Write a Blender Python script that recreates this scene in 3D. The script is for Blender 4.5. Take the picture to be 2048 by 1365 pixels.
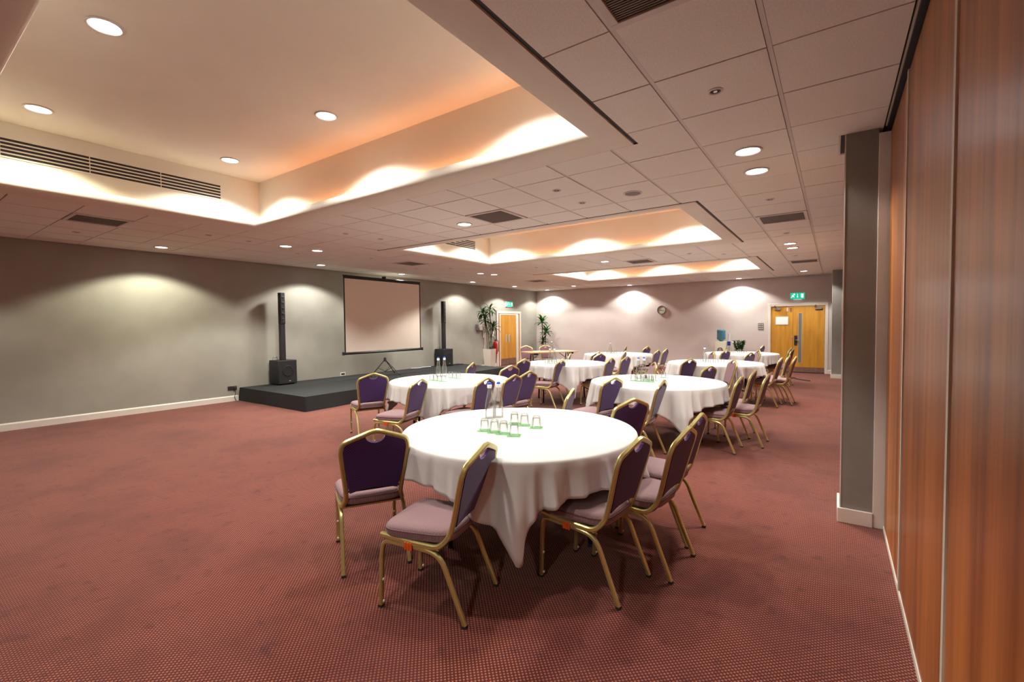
import bpy, bmesh, math, random
from mathutils import Vector, Matrix
PI=math.pi; R=math.radians
for o in list(bpy.data.objects): bpy.data.objects.remove(o)
scene=bpy.context.scene; COL=scene.collection
rnd=random.Random(7)

# ------------------------------------------------------------------ camera, world, exposure
H=2.91                      # tile ceiling height
yaw,pitch,roll=0.6130046,-0.0349194,-0.00958581
fw=Vector((-math.sin(yaw)*math.cos(pitch),math.cos(yaw)*math.cos(pitch),math.sin(pitch)))
r0=Vector((math.cos(yaw),math.sin(yaw),0)); u0=r0.cross(fw)
rr=math.cos(roll)*r0+math.sin(roll)*u0; uu=-math.sin(roll)*r0+math.cos(roll)*u0
cd=bpy.data.cameras.new('camera'); cam=bpy.data.objects.new('camera',cd); COL.objects.link(cam)
M=Matrix.Identity(4)
for i in range(3): M[i][0]=rr[i]; M[i][1]=uu[i]; M[i][2]=-fw[i]
M[2][3]=1.52
cam.matrix_world=M
cd.sensor_width=36; cd.lens=36*917.35/2048; cd.clip_start=.05
scene.camera=cam
w=bpy.data.worlds.new('world'); scene.world=w; w.use_nodes=True
w.node_tree.nodes['Background'].inputs[0].default_value=(.02,.02,.022,1)
w.node_tree.nodes['Background'].inputs[1].default_value=1.0
scene.view_settings.view_transform='Standard'; scene.view_settings.look='None'
scene.view_settings.exposure=0.1; scene.view_settings.gamma=1.0
scene.view_settings.use_curve_mapping=False
LAMP_W=106.0; TRAY_W=64.0; COVE=15.0
LAMP_COL=(1.0,.975,.88)

# ------------------------------------------------------------------ materials
def newmat(name):
    m=bpy.data.materials.new(name); m.use_nodes=True
    return m,m.node_tree,m.node_tree.nodes['Principled BSDF']
def mat(name,col,rough=.6,metal=0,var=0,vscale=6,bump=0,bscale=60,spec=.5,emit=None,es=0,coat=0):
    m,nt,b=newmat(name); N=nt.nodes; L=nt.links
    b.inputs['Base Color'].default_value=(*col,1); b.inputs['Roughness'].default_value=rough
    b.inputs['Metallic'].default_value=metal; b.inputs['Specular IOR Level'].default_value=spec
    b.inputs['Coat Weight'].default_value=coat
    tc=N.new('ShaderNodeTexCoord')
    if var:
        n=N.new('ShaderNodeTexNoise'); n.inputs['Scale'].default_value=vscale; n.inputs['Detail'].default_value=5
        L.new(tc.outputs['Object'],n.inputs['Vector'])
        r=N.new('ShaderNodeValToRGB'); r.color_ramp.elements[0].position=.3; r.color_ramp.elements[1].position=.7
        r.color_ramp.elements[0].color=(*[c*(1-var) for c in col],1); r.color_ramp.elements[1].color=(*[min(1,c*(1+var)) for c in col],1)
        L.new(n.outputs['Fac'],r.inputs['Fac']); L.new(r.outputs['Color'],b.inputs['Base Color'])
    if bump:
        n=N.new('ShaderNodeTexNoise'); n.inputs['Scale'].default_value=bscale; n.inputs['Detail'].default_value=3
        L.new(tc.outputs['Object'],n.inputs['Vector'])
        bp=N.new('ShaderNodeBump'); bp.inputs['Strength'].default_value=bump; bp.inputs['Distance'].default_value=.002
        L.new(n.outputs['Fac'],bp.inputs['Height']); L.new(bp.outputs['Normal'],b.inputs['Normal'])
    if emit:
        b.inputs['Emission Color'].default_value=(*emit,1); b.inputs['Emission Strength'].default_value=es
    return m
def math_node(nt,op,a,b=None,c=None):
    n=nt.nodes.new('ShaderNodeMath'); n.operation=op
    for i,v in enumerate((a,b,c)):
        if v is None: continue
        if isinstance(v,(int,float)): n.inputs[i].default_value=v
        else: nt.links.new(v,n.inputs[i])
    return n.outputs[0]
def mix_node(nt,f,a,b):
    n=nt.nodes.new('ShaderNodeMix'); n.data_type='RGBA'
    for k,v in ((0,f),(6,a),(7,b)):
        if isinstance(v,(int,float)): n.inputs[k].default_value=v
        elif isinstance(v,tuple): n.inputs[k].default_value=(*v,1)
        else: nt.links.new(v,n.inputs[k])
    return n.outputs[2]
def noise(nt,scale,detail=4,vec=None,coord='Object',rough=.55):
    n=nt.nodes.new('ShaderNodeTexNoise'); n.inputs['Scale'].default_value=scale; n.inputs['Detail'].default_value=detail
    n.inputs['Roughness'].default_value=rough
    if vec is None:
        tc=nt.nodes.new('ShaderNodeTexCoord'); vec=tc.outputs[coord]
    nt.links.new(vec,n.inputs['Vector']); return n.outputs['Fac']
def ramp(nt,f,p0,p1):
    n=nt.nodes.new('ShaderNodeMapRange'); n.inputs[1].default_value=p0; n.inputs[2].default_value=p1
    n.interpolation_type='SMOOTHSTEP'; nt.links.new(f,n.inputs[0]); return n.outputs[0]
def dots(nt,px,py,axes='XY',stag=True):
    """round woven dots on a staggered grid: 1 at a dot's middle, falling to 0"""
    tc=nt.nodes.new('ShaderNodeTexCoord'); s=nt.nodes.new('ShaderNodeSeparateXYZ'); nt.links.new(tc.outputs['Object'],s.inputs[0])
    x=math_node(nt,'MULTIPLY',s.outputs[axes[0]],2*PI/px); y=math_node(nt,'MULTIPLY',s.outputs[axes[1]],2*PI/py)
    cx=math_node(nt,'COSINE',x); cy=math_node(nt,'COSINE',y)
    p=math_node(nt,'MULTIPLY',cx,cy) if stag else math_node(nt,'MULTIPLY',math_node(nt,'ADD',cx,1),math_node(nt,'MULTIPLY',math_node(nt,'ADD',cy,1),.25))
    return p
def carpet_mat():
    m,nt,b=newmat('red_carpet')
    d=dots(nt,.0225,.0225)
    f=ramp(nt,d,.0,.75)
    col=mix_node(nt,f,(.085,.012,.010),(.37,.125,.076))
    st=ramp(nt,noise(nt,1.4,6,rough=.65),.42,.66)
    sp=ramp(nt,noise(nt,9,4),.58,.70)
    sk=ramp(nt,noise(nt,26,2),.70,.78)
    col=mix_node(nt,math_node(nt,'MULTIPLY',st,.42),col,(.07,.014,.012))
    col=mix_node(nt,math_node(nt,'MULTIPLY',sp,.42),col,(.045,.008,.008))
    col=mix_node(nt,math_node(nt,'MULTIPLY',sk,.6),col,(.03,.006,.008))
    nt.links.new(col,b.inputs['Base Color']); b.inputs['Roughness'].default_value=.95
    b.inputs['Specular IOR Level'].default_value=.15
    b.inputs['Sheen Weight'].default_value=.15
    bp=nt.nodes.new('ShaderNodeBump'); bp.inputs['Strength'].default_value=.5; bp.inputs['Distance'].default_value=.004
    hgt=math_node(nt,'ADD',f,math_node(nt,'MULTIPLY',noise(nt,300,2),.6))
    nt.links.new(hgt,bp.inputs['Height']); nt.links.new(bp.outputs['Normal'],b.inputs['Normal'])
    return m
def fabric_mat(name,base,dot,px,axes,th=(.35,.8),rough=.9,sheen=.2):
    m,nt,b=newmat(name)
    f=ramp(nt,dots(nt,px,px,axes),*th)
    nt.links.new(mix_node(nt,f,base,dot),b.inputs['Base Color'])
    b.inputs['Roughness'].default_value=rough; b.inputs['Sheen Weight'].default_value=sheen
    b.inputs['Specular IOR Level'].default_value=.25
    return m
def wood_mat(name,dark,light,axis='Z',scale=9,rough=.3,coat=.25,stretch=.06,spec=.5):
    m,nt,b=newmat(name)
    tc=nt.nodes.new('ShaderNodeTexCoord'); mp=nt.nodes.new('ShaderNodeMapping')
    sc=[1,1,1]; sc['XYZ'.index(axis)]=stretch; mp.inputs['Scale'].default_value=sc
    nt.links.new(tc.outputs['Object'],mp.inputs['Vector'])
    g=noise(nt,scale,6,mp.outputs['Vector'],rough=.6); g2=noise(nt,scale*7,3,mp.outputs['Vector'])
    f=math_node(nt,'ADD',math_node(nt,'MULTIPLY',ramp(nt,g,.3,.7),.72),math_node(nt,'MULTIPLY',g2,.28))
    nt.links.new(mix_node(nt,f,dark,light),b.inputs['Base Color'])
    b.inputs['Roughness'].default_value=rough; b.inputs['Coat Weight'].default_value=coat; b.inputs['Coat Roughness'].default_value=.25
    b.inputs['Specular IOR Level'].default_value=spec
    return m
def glass_mat(name):
    m,nt,b=newmat(name); N=nt.nodes; L=nt.links; N.remove(b)
    lw=N.new('ShaderNodeLayerWeight'); lw.inputs['Blend'].default_value=.35
    tr=N.new('ShaderNodeBsdfTransparent'); gl=N.new('ShaderNodeBsdfGlossy'); gl.inputs['Roughness'].default_value=.05
    gl.inputs['Color'].default_value=(.9,.93,.92,1)
    f=ramp(nt,lw.outputs['Facing'],.35,1.0)
    L.new(mix_node(nt,f,(.975,.985,.98),(.74,.79,.77)),tr.inputs['Color'])
    mx=N.new('ShaderNodeMixShader'); L.new(math_node(nt,'ADD',math_node(nt,'MULTIPLY',lw.outputs['Fresnel'],.55),.02),mx.inputs[0])
    L.new(tr.outputs[0],mx.inputs[1]); L.new(gl.outputs[0],mx.inputs[2])
    L.new(mx.outputs[0],N['Material Output'].inputs['Surface']); return m
M_={}
M_['carpet']=carpet_mat()
M_['tile']=mat('ceiling_tile_fibre',(.77,.745,.69),.9,var=.06,vscale=90,bump=.35,bscale=170,spec=.2)
M_['tbar']=mat('ceiling_grid_metal',(.62,.58,.54),.5)
M_['slab']=mat('dark_ceiling_void',(.05,.045,.04),.9)
M_['plaster']=mat('cream_plaster',(.75,.70,.62),.85,var=.02,vscale=3,spec=.3)
M_['grey']=mat('grey_green_paint',(.335,.32,.28),.8,var=.06,vscale=2.2,bump=.1,bscale=120,spec=.25)
M_['mauve']=mat('pale_mauve_paint',(.62,.55,.53),.8,var=.04,vscale=2,bump=.1,bscale=120,spec=.25)
M_['pier']=mat('grey_pier_paint',(.25,.235,.215),.8,var=.06,vscale=5,bump=.1,bscale=150,spec=.25)
M_['white']=mat('white_gloss_paint',(.72,.66,.60),.35,var=.03,vscale=8)
M_['partition']=wood_mat('cherry_veneer',(.13,.026,.004),(.50,.16,.028),scale=8,rough=.38,coat=.22,stretch=.035)
M_['oak']=wood_mat('oak_veneer',(.44,.19,.018),(.66,.32,.035),scale=12,rough=.4,coat=.1,stretch=.08)
M_['beech']=wood_mat('beech_laminate',(.55,.32,.14),(.66,.42,.20),axis='X',scale=10,rough=.35)
M_['jamb']=wood_mat('brown_frame_wood',(.34,.14,.055),(.46,.21,.085),scale=10,rough=.45)
M_['alu']=mat('brushed_aluminium',(.58,.53,.45),.5,metal=.15)
M_['chrome']=mat('chrome',(.75,.75,.75),.18,metal=1)
M_['gold']=mat('gold_anodised_metal',(.62,.555,.235),.32,metal=.75,var=.05,vscale=30)
M_['black']=mat('matt_black',(.012,.012,.014),.6)
M_['blackmetal']=mat('black_metal',(.015,.015,.017),.35,metal=.4)
M_['grille']=mat('speaker_grille',(.016,.016,.018),.75,bump=.6,bscale=500)
M_['stage']=mat('black_stage_carpet',(.011,.012,.013),.9,var=.3,vscale=120,bump=.4,bscale=300)
M_['skirt']=mat('black_skirt_cloth',(.008,.008,.009),.8,var=.2,vscale=20)
M_['purple']=fabric_mat('purple_woven_back',(.052,.020,.115),(.16,.08,.24),.016,'XZ')
M_['mauvefab']=fabric_mat('mauve_woven_seat',(.235,.14,.155),(.32,.20,.20),.014,'XY')
M_['mauveback']=fabric_mat('mauve_woven_backrest',(.20,.10,.12),(.28,.15,.17),.014,'XZ')
M_['mauvedark']=mat('mauve_piping',(.15,.07,.085),.85)
M_['cloth']=mat('white_table_linen',(.62,.60,.595),.85,var=.02,vscale=4,bump=.15,bscale=250,spec=.2)
M_['orange']=mat('orange_plastic',(.75,.11,.01),.4)
M_['rubber']=mat('black_rubber',(.02,.02,.02),.7)
M_['stud']=mat('pale_plastic_stud',(.8,.77,.7),.4)
M_['glass']=glass_mat('clear_glass')
M_['coaster']=mat('green_paper_coaster',(.16,.42,.16),.7,var=.3,vscale=60)
M_['paper']=mat('white_paper',(.86,.86,.86),.7)
M_['bluecap']=mat('blue_plastic_cap',(.02,.12,.62),.35)
M_['collar']=mat('white_plastic_collar',(.8,.8,.8),.4)
M_['screen']=mat('screen_fabric',(.82,.73,.64),.85,spec=.2)
M_['lamp']=mat('lamp_glow',(1,1,1),.5,emit=(.93,.95,1.0),es=14)
M_['cove']=mat('cove_tube_glow',(1,.5,.2),.5,emit=(1.0,.36,.11),es=COVE)
M_['covewarm']=mat('cove_tube_warm',(1,.8,.5),.5,emit=(1.0,.74,.34),es=COVE*.17)
M_['ring']=mat('lamp_trim',(.62,.58,.55),.35)
M_['ventdark']=mat('vent_dark',(.03,.026,.023),.8)
M_['vent']=mat('vent_louvre',(.19,.165,.145),.6)
M_['exit']=mat('exit_green_panel',(.0,.35,.22),.5,emit=(.0,.62,.36),es=.75)
M_['exitwhite']=mat('exit_white_symbol',(.9,.95,.95),.5,emit=(.85,.95,1),es=1.0)
M_['leaf']=mat('dark_green_leaf',(.035,.14,.03),.4,var=.35,vscale=10)
M_['leaflight']=mat('bright_green_leaf',(.05,.22,.03),.4,var=.35,vscale=10)
M_['cane']=mat('brown_cane',(.17,.13,.075),.8,var=.3,vscale=30,bump=.5,bscale=80)
M_['pot']=mat('cream_planter',(.66,.59,.52),.5)
M_['soil']=mat('soil',(.03,.02,.015),.95)
M_['red']=mat('red_enamel',(.50,.02,.02),.3)
M_['waterblue']=mat('blue_water_bottle',(.07,.21,.30),.12,var=.15,vscale=12)
M_['cooler']=mat('cream_plastic',(.62,.60,.47),.5)
M_['greyplastic']=mat('grey_plastic',(.13,.12,.125),.5)
M_['bluelabel']=mat('blue_label',(.02,.03,.35),.5)
M_['doorglass']=mat('door_vision_glass',(.20,.20,.18),.12,spec=.6)
M_['kick']=mat('worn_metal_kickplate',(.22,.125,.10),.45,metal=.3,var=.2,vscale=12)
M_['tint']=mat('clock_face',(.52,.52,.42),.5)

# ------------------------------------------------------------------ mesh helpers
def obj(name,bm,m,parent=None,smooth=False,loc=None):
    me=bpy.data.meshes.new(name)
    bmesh.ops.recalc_face_normals(bm,faces=bm.faces)
    bm.to_mesh(me); bm.free()
    for mm in (m if isinstance(m,(list,tuple)) else [m]): me.materials.append(mm)
    if smooth:
        for p in me.polygons: p.use_smooth=True
        if smooth!='all': 
            try: me.set_sharp_from_angle(angle=R(smooth if isinstance(smooth,(int,float)) and smooth>1 else 40))
            except Exception: pass
    o=bpy.data.objects.new(name,me); COL.objects.link(o)
    if parent: o.parent=parent
    if loc: o.location=loc
    return o
def tag(o,label=None,cat=None,group=None,kind=None):
    if label: o['label']=label
    if cat: o['category']=cat
    if group: o['group']=group
    if kind: o['kind']=kind
    return o
def thing(name,label,cat,loc=(0,0,0),rz=0,group=None):
    o=bpy.data.objects.new(name,None); COL.objects.link(o); o.empty_display_size=.1
    o.location=loc; o.rotation_euler=(0,0,rz); return tag(o,label,cat,group)
def copy_tree(o,parent=None):
    c=o.copy(); COL.objects.link(c); c.parent=parent
    for ch in list(o.children): copy_tree(ch,c)
    return c
def box(bm,x0,y0,z0,x1,y1,z1,mi=0,bev=0):
    b2=bmesh.new()
    vs=[b2.verts.new(p) for p in ((x0,y0,z0),(x1,y0,z0),(x1,y1,z0),(x0,y1,z0),(x0,y0,z1),(x1,y0,z1),(x1,y1,z1),(x0,y1,z1))]
    for f in ((0,3,2,1),(4,5,6,7),(0,1,5,4),(1,2,6,5),(2,3,7,6),(3,0,4,7)):
        b2.faces.new([vs[i] for i in f]).material_index=mi
    if bev: bmesh.ops.bevel(b2,geom=b2.edges[:],offset=bev,segments=2,affect='EDGES',profile=.5)
    for f in b2.faces: f.material_index=mi
    merge(bm,b2); return bm
def merge(bm,b2,mx=None):
    if mx is not None: bmesh.ops.transform(b2,matrix=mx,verts=b2.verts)
    vm={}
    for v in b2.verts: vm[v]=bm.verts.new(v.co)
    for f in b2.faces:
        try:
            nf=bm.faces.new([vm[v] for v in f.verts]); nf.material_index=f.material_index
        except ValueError: pass
    b2.free()
def BOX(*a,**k): return box(bmesh.new(),*a,**k)
def lathe(prof,n=24,bm=None,c=(0,0,0)):
    bm=bm or bmesh.new(); rings=[]
    for r_,z in prof:
        if r_<1e-6: rings.append([bm.verts.new((c[0],c[1],c[2]+z))])
        else: rings.append([bm.verts.new((c[0]+r_*math.cos(2*PI*i/n),c[1]+r_*math.sin(2*PI*i/n),c[2]+z)) for i in range(n)])
    for a,b in zip(rings,rings[1:]):
        for i in range(n):
            j=(i+1)%n
            if len(a)==1 and len(b)==1: continue
            if len(a)==1: bm.faces.new((a[0],b[i],b[j]))
            elif len(b)==1: bm.faces.new((a[i],b[0],a[j]))
            else: bm.faces.new((a[i],b[i],b[j],a[j]))
    return bm
def sweep(path,w,h=None,up=(0,0,1),bm=None,round_=False,close=True):
    """sweep a rounded square (w wide, h high) or circle along path"""
    bm=bm or bmesh.new(); h=h or w; P=[Vector(p) for p in path]
    if round_: sec=[(math.cos(2*PI*i/8)*w/2,math.sin(2*PI*i/8)*w/2) for i in range(8)]
    else:
        a,b,c=w/2,h/2,min(w,h)*.22
        sec=[(a,-b+c),(a,b-c),(a-c,b),(-a+c,b),(-a,b-c),(-a,-b+c),(-a+c,-b),(a-c,-b)]
    rings=[]; U=Vector(up); T0=None
    for i,p in enumerate(P):
        t=(P[min(i+1,len(P)-1)]-P[max(i-1,0)]).normalized()
        if T0 is None: S=t.cross(U).normalized()
        else:
            q=T0.rotation_difference(t); S=(q@S); S=(S-t*S.dot(t)).normalized()
        T0=t; V=S.cross(t).normalized()
        rings.append([bm.verts.new(p+S*x+V*y) for x,y in sec])
    n=len(sec)
    for a,b in zip(rings,rings[1:]):
        for i in range(n): bm.faces.new((a[i],a[(i+1)%n],b[(i+1)%n],b[i]))
    if close: bm.faces.new(rings[0][::-1]); bm.faces.new(rings[-1])
    return bm
def spline(pts,n=6):
    P=[Vector(p) for p in pts]; out=[]
    for i in range(len(P)-1):
        a=P[max(i-1,0)];b=P[i];c=P[i+1];d=P[min(i+2,len(P)-1)]
        for k in range(n):
            t=k/n; out.append(.5*((2*b)+(c-a)*t+(2*a-5*b+4*c-d)*t*t+(-a+3*b-3*c+d)*t**3))
    out.append(P[-1]); return out
def fillet(pts,r_=.05,n=5):
    """round the corners of a polyline"""
    P=[Vector(p) for p in pts]; out=[P[0]]
    for i in range(1,len(P)-1):
        a,b,c=P[i-1],P[i],P[i+1]
        rad=r_[i] if isinstance(r_,dict) and i in r_ else (r_ if not isinstance(r_,dict) else .02)
        d=min(rad,(a-b).length*.48,(c-b).length*.48)
        s=b+(a-b).normalized()*d; e=b+(c-b).normalized()*d
        for k in range(n+1):
            t=k/n; out.append((1-t)**2*s+2*t*(1-t)*b+t*t*e)
    out.append(P[-1]); return out
def prism(poly,axis,a0,a1,bm=None,mi=0):
    """extrude a 2D polygon; axis 0: poly=(y,z), 1: (x,z), 2: (x,y)"""
    bm=bm or bmesh.new()
    def P(p,a): return {0:(a,p[0],p[1]),1:(p[0],a,p[1]),2:(p[0],p[1],a)}[axis]
    A=[bm.verts.new(P(p,a0)) for p in poly]; B=[bm.verts.new(P(p,a1)) for p in poly]
    n=len(poly)
    fs=[bm.faces.new(A[::-1]),bm.faces.new(B)]+[bm.faces.new((A[i],A[(i+1)%n],B[(i+1)%n],B[i])) for i in range(n)]
    for f in fs: f.material_index=mi
    return bm

# ------------------------------------------------------------------ room shell
XL,XR,YB,YF=-10.17,.31,16.25,-3.2
TR=[(-6.88,-1.29,.24+5.28*k,3.48+5.27*k) for k in range(3)]   # trays x0,x1,y0,y1
TR[0]=(-6.88,-1.283,.24,3.48); TR[1]=(-6.85,-1.315,5.52,8.75); TR[2]=(-6.85,-1.36,10.83,14.04)
TOP=3.58; INS=.135

fl=obj('floor',BOX(XL-.1,YF,-.1,XR+.2,YB+.3,0),M_['carpet']); tag(fl,kind='structure',label='red and pink woven dot patterned carpet')
o=obj('wall_left',BOX(XL-.15,YF,0,XL,YB+.1,3.9),M_['grey']); tag(o,kind='structure')
wb=bmesh.new()   # back wall with a door opening
for a in ((XL,-1.63,0,3.9),(-.22,XR+.2,0,3.9),(-1.63,-.22,2.02,3.9)): box(wb,a[0],YB,a[2],a[1],YB+.12,a[3])
o=obj('wall_back',wb,M_['mauve']); tag(o,kind='structure')
o=obj('wall_front',BOX(XL,YF-.12,0,XR+.2,YF,3.9),M_['grey']); tag(o,kind='structure')

# ceiling: dark void deck with cut-outs, grid and tiles as its parts
def cut(rect,holes):
    rs=[rect]
    for hx0,hx1,hy0,hy1 in holes:
        out=[]
        for x0,x1,y0,y1 in rs:
            if hx1<=x0 or hx0>=x1 or hy1<=y0 or hy0>=y1: out.append((x0,x1,y0,y1)); continue
            if x0<hx0: out.append((x0,hx0,y0,y1))
            if x1>hx1: out.append((hx1,x1,y0,y1))
            a,b=max(x0,hx0),min(x1,hx1)
            if y0<hy0: out.append((a,b,y0,hy0))
            if y1>hy1: out.append((a,b,hy1,y1))
        rs=out
    return [r_ for r_ in rs if r_[1]-r_[0]>.004 and r_[3]-r_[2]>.004]
bm=bmesh.new()
for r_ in cut((XL,XR-.03,YF,YB),TR): box(bm,r_[0],r_[2],H+.012,r_[1],r_[3],H+.06)
ceil=obj('ceiling',bm,M_['slab']); tag(ceil,'suspended ceiling of square cream fibre tiles in a metal grid',kind='structure')
HOLES=[(t[0]-.012,t[1]+.03,t[2]-.012,t[3]+.012) for t in TR]
PX,PY=.594,.588; GX,GY=-.285,2.68
VENT=[(0,-2),(5,3),(0,7),(12,-2),(12,7),(5,12),(0,16),(12,16)]    # (column, row) of air vents
def cell(i,j):
    x1=GX-PX*i; return (x1-PX,x1,GY+PY*j,GY+PY*(j+1))
bm=bmesh.new()
for i in range(-1,18):
    x=GX-PX*i
    if not XL<x<XR-.05: continue
    for r_ in cut((x-.011,x+.011,YF,YB),HOLES): box(bm,r_[0],r_[2],H+.001,r_[1],r_[3],H+.012)
tb=obj('grid_bar',bm,M_['tbar'],ceil); tb['kind']='stuff'
def proj(X,Y,Z):
    v=Vector((X,Y,Z-1.52)); d=v.dot(fw)
    if d<.1: return None
    return 1024+917.35*v.dot(rr)/d, 682.5-917.35*v.dot(uu)/d
tiles=[]
for i in range(-1,18):
    for j in range(-10,24):
        if (i,j) in VENT: continue
        x0,x1,y0,y1=cell(i,j); x0=max(x0,XL+.02); x1=min(x1,XR-.026); y0=max(y0,YF+.01); y1=min(y1,YB-.01)
        if x1-x0<.05 or y1-y0<.05: continue
        rs=cut((x0+.014,x1-.014,y0+.0055,y1-.0055),HOLES)
        rs=[r_ for r_ in rs if (r_[1]-r_[0])>.03 and (r_[3]-r_[2])>.03]
        if not rs: continue
        ps=[proj(x,y,H) for x in (x0,x1) for y in (y0,y1)]
        vis=0
        if all(ps) and max(p[0] for p in ps)>-20 and min(p[0] for p in ps)<2068 and max(p[1] for p in ps)>-20:
            q=[ps[0],ps[1],ps[3],ps[2]]
            vis=abs(sum(q[k][0]*q[(k+1)%4][1]-q[(k+1)%4][0]*q[k][1] for k in range(4)))/2
            vis*=sum((r_[1]-r_[0])*(r_[3]-r_[2]) for r_ in rs)/.34
        tiles.append((vis,rs))
tiles.sort(key=lambda t:-t[0])
shared={}; rest=bmesh.new()
for k,(vis,rs) in enumerate(tiles):
    dz=rnd.uniform(-.0012,.0012)
    if k<298 and vis>0:
        cx,cy=(rs[0][0]+rs[0][1])/2,(rs[0][2]+rs[0][3])/2
        key=tuple(round(v,3) for r_ in rs for v in (r_[0]-cx,r_[1]-cx,r_[2]-cy,r_[3]-cy))
        if key not in shared:
            bm=bmesh.new()
            for r_ in rs: box(bm,r_[0]-cx,r_[2]-cy,0,r_[1]-cx,r_[3]-cy,.014)
            t=obj('ceiling_tile',bm,M_['tile'],ceil); shared[key]=t.data
        else:
            t=bpy.data.objects.new('ceiling_tile',shared[key]); COL.objects.link(t); t.parent=ceil
        t.location=(cx,cy,H-.003+dz)
    else:
        for r_ in rs: box(rest,r_[0],r_[2],H-.003+dz,r_[1],r_[3],H+.011)
t=obj('ceiling_tile',rest,M_['tile'],ceil); t['kind']='stuff'

# vents
def vent(i,j,label,kind=0):
    x0,x1,y0,y1=cell(i,j); cx,cy=(x0+x1)/2,(y0+y1)/2
    v=thing('ceiling_vent',label,'vent',(cx,cy,H-.004),0,'air vents in the tiled ceiling')
    a,b=PX/2-.012,PY/2-.004
    bm=bmesh.new()
    for q in ((-a,-b,a,-b+.04),(-a,b-.04,a,b),(-a,-b+.04,-a+.04,b-.04),(a-.04,-b+.04,a,b-.04)):
        box(bm,q[0],q[1],-.010,q[2],q[3],.014,bev=.003)
    obj('frame',bm,M_['tbar'],v)
    obj('backing',BOX(-a+.04,-b+.04,.008,a-.04,b-.04,.013),M_['ventdark'],v)
    bm=bmesh.new(); n=34
    for k in range(n):
        y=-b+.03+(2*b-.06)*(k+.5)/n; box(bm,-a+.03,y-.0035,.0,a-.03,y+.0035,.007)
    s=obj('louvre',bm,M_['vent'],v); s['kind']='stuff'
    return v
for (i,j),l in zip(VENT,['nearest square air vent, cut off by the top edge of the photo','square air vent in the ceiling between the first and second ceiling tray','air vent in the ceiling right of the second ceiling tray','air vent outside the view','air vent at the left, under the near ceiling tray edge','air vent in the ceiling just in front of the third ceiling tray','small air vent in the ceiling right of the third ceiling tray','far air vent']):
    if (i,j)==(12,-2): VL=vent(i,j,'long dark air vent at far left, beside the nearest ceiling tray')
    elif (i,j)==(12,7): vent(i,j,'air vent in the ceiling above the projector screen')
    elif (i,j)==(12,16): vent(i,j,'faint air vent in the ceiling at the far left corner of the room')
    else: vent(i,j,l)

# ceiling trays
def tray(k):
    x0,x1,y0,y1=TR[k]
    cxy=((x0+x1)/2,(y0+y1)/2)
    # profile: (inset from edge, z) ; lip then trough then wall then top
    prof=[(.0,H+.05),(.0,H-.010),(.012,H-.014),(.15,H-.012),(.205,H-.004),(.238,H+.010),(.258,H+.030),(.268,H+.055),(.270,H+.095),(.262,H+.108),(.249,H+.100),(.246,H+.024),(.14,H+.020),(INS,H+.03),(INS,TOP)]
    bm=bmesh.new(); rings=[]
    for d,z in prof:
        rings.append([bm.verts.new(p) for p in ((x0+d,y0+d,z),(x1-d,y0+d,z),(x1-d,y1-d,z),(x0+d,y1-d,z))])
    for a,b in zip(rings,rings[1:]):
        for i in range(4): bm.faces.new((a[i],a[(i+1)%4],b[(i+1)%4],b[i]))
    bm.faces.new(rings[-1])
    o=obj('ceiling_tray',bm,M_['plaster'],ceil,smooth=50)
    o['label']='recessed cream plaster tray with rounded lip'
    bm=bmesh.new()
    # shadow gap strip
    g=.028
    box(bm,x1+.002,y0,H+.002,x1+g,y1,H+.010)
    s=obj('shadow_gap',bm,M_['black'],ceil)
    # dark strips painted as the shadow gap along the other three sides
    bm=bmesh.new()
    for q in ((x0-.012,y0-.012,x1+.03,y0-.002),(x0-.012,y1+.003,x1+.03,y1+.012),(x0-.012,y0,x0-.003,y1)): box(bm,q[0],q[1],H-.006,q[2],q[3],H+.01)
    obj('edge_trim',bm,M_['ventdark'],ceil)
    # hidden cove tube on the far side, a real lamp lying in the trough
    fx=x0+.5; ex=x1-.3
    bm=sweep([(fx,y1-.224,H+.042),(ex,y1-.224,H+.042)],.026,round_=True)
    tb_=obj('cove_tube',bm,M_['cove']); tag(tb_,['glowing amber cove tube hidden behind the far lip of the nearest ceiling tray','glowing amber cove tube hidden behind the far lip of the second ceiling tray','glowing amber cove tube hidden behind the far lip of the farthest ceiling tray'][k],'lamp')
    bm=sweep([(x0+.205,y0+.4,H+.042),(x0+.205,y1-.4,H+.042)],.022,round_=True)  # unseen fill tube added to warm the left tray wall
    tb_=obj('cove_tube',bm,M_['covewarm']); tag(tb_,['warm cove tube hidden behind the left lip of the nearest ceiling tray','warm cove tube hidden behind the left lip of the second ceiling tray','warm cove tube hidden behind the left lip of the farthest ceiling tray'][k],'lamp')
    # linear air grille on the left wall
    X=x0+INS; ya,yb=y0+.62,y0+2.60; za,zb=3.235,3.425
    g_=thing('linear_grille',['long black slotted air grille in the nearest ceiling tray','black slotted air grille in the second ceiling tray','black slotted air grille in the farthest ceiling tray'][k],'vent',(X,(ya+yb)/2,za))
    L_=(yb-ya)/2
    obj('backing',BOX(.0,-L_,0,.004,L_,zb-za),M_['ventdark'],g_)
    n=5; ph=(zb-za)/n
    for q in range(n+1):
        z=q*ph-.0; obj('blade',BOX(.002,-L_-.01,z-.0065,.012,L_+.01,z+.0065),M_['plaster'],g_)
    for yy in (-.33,.33): obj('joiner',BOX(.003,yy*L_-.0035,0,.007,yy*L_+.0035,zb-za),M_['plaster'],g_)
for k in range(3): tray(k)

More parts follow.
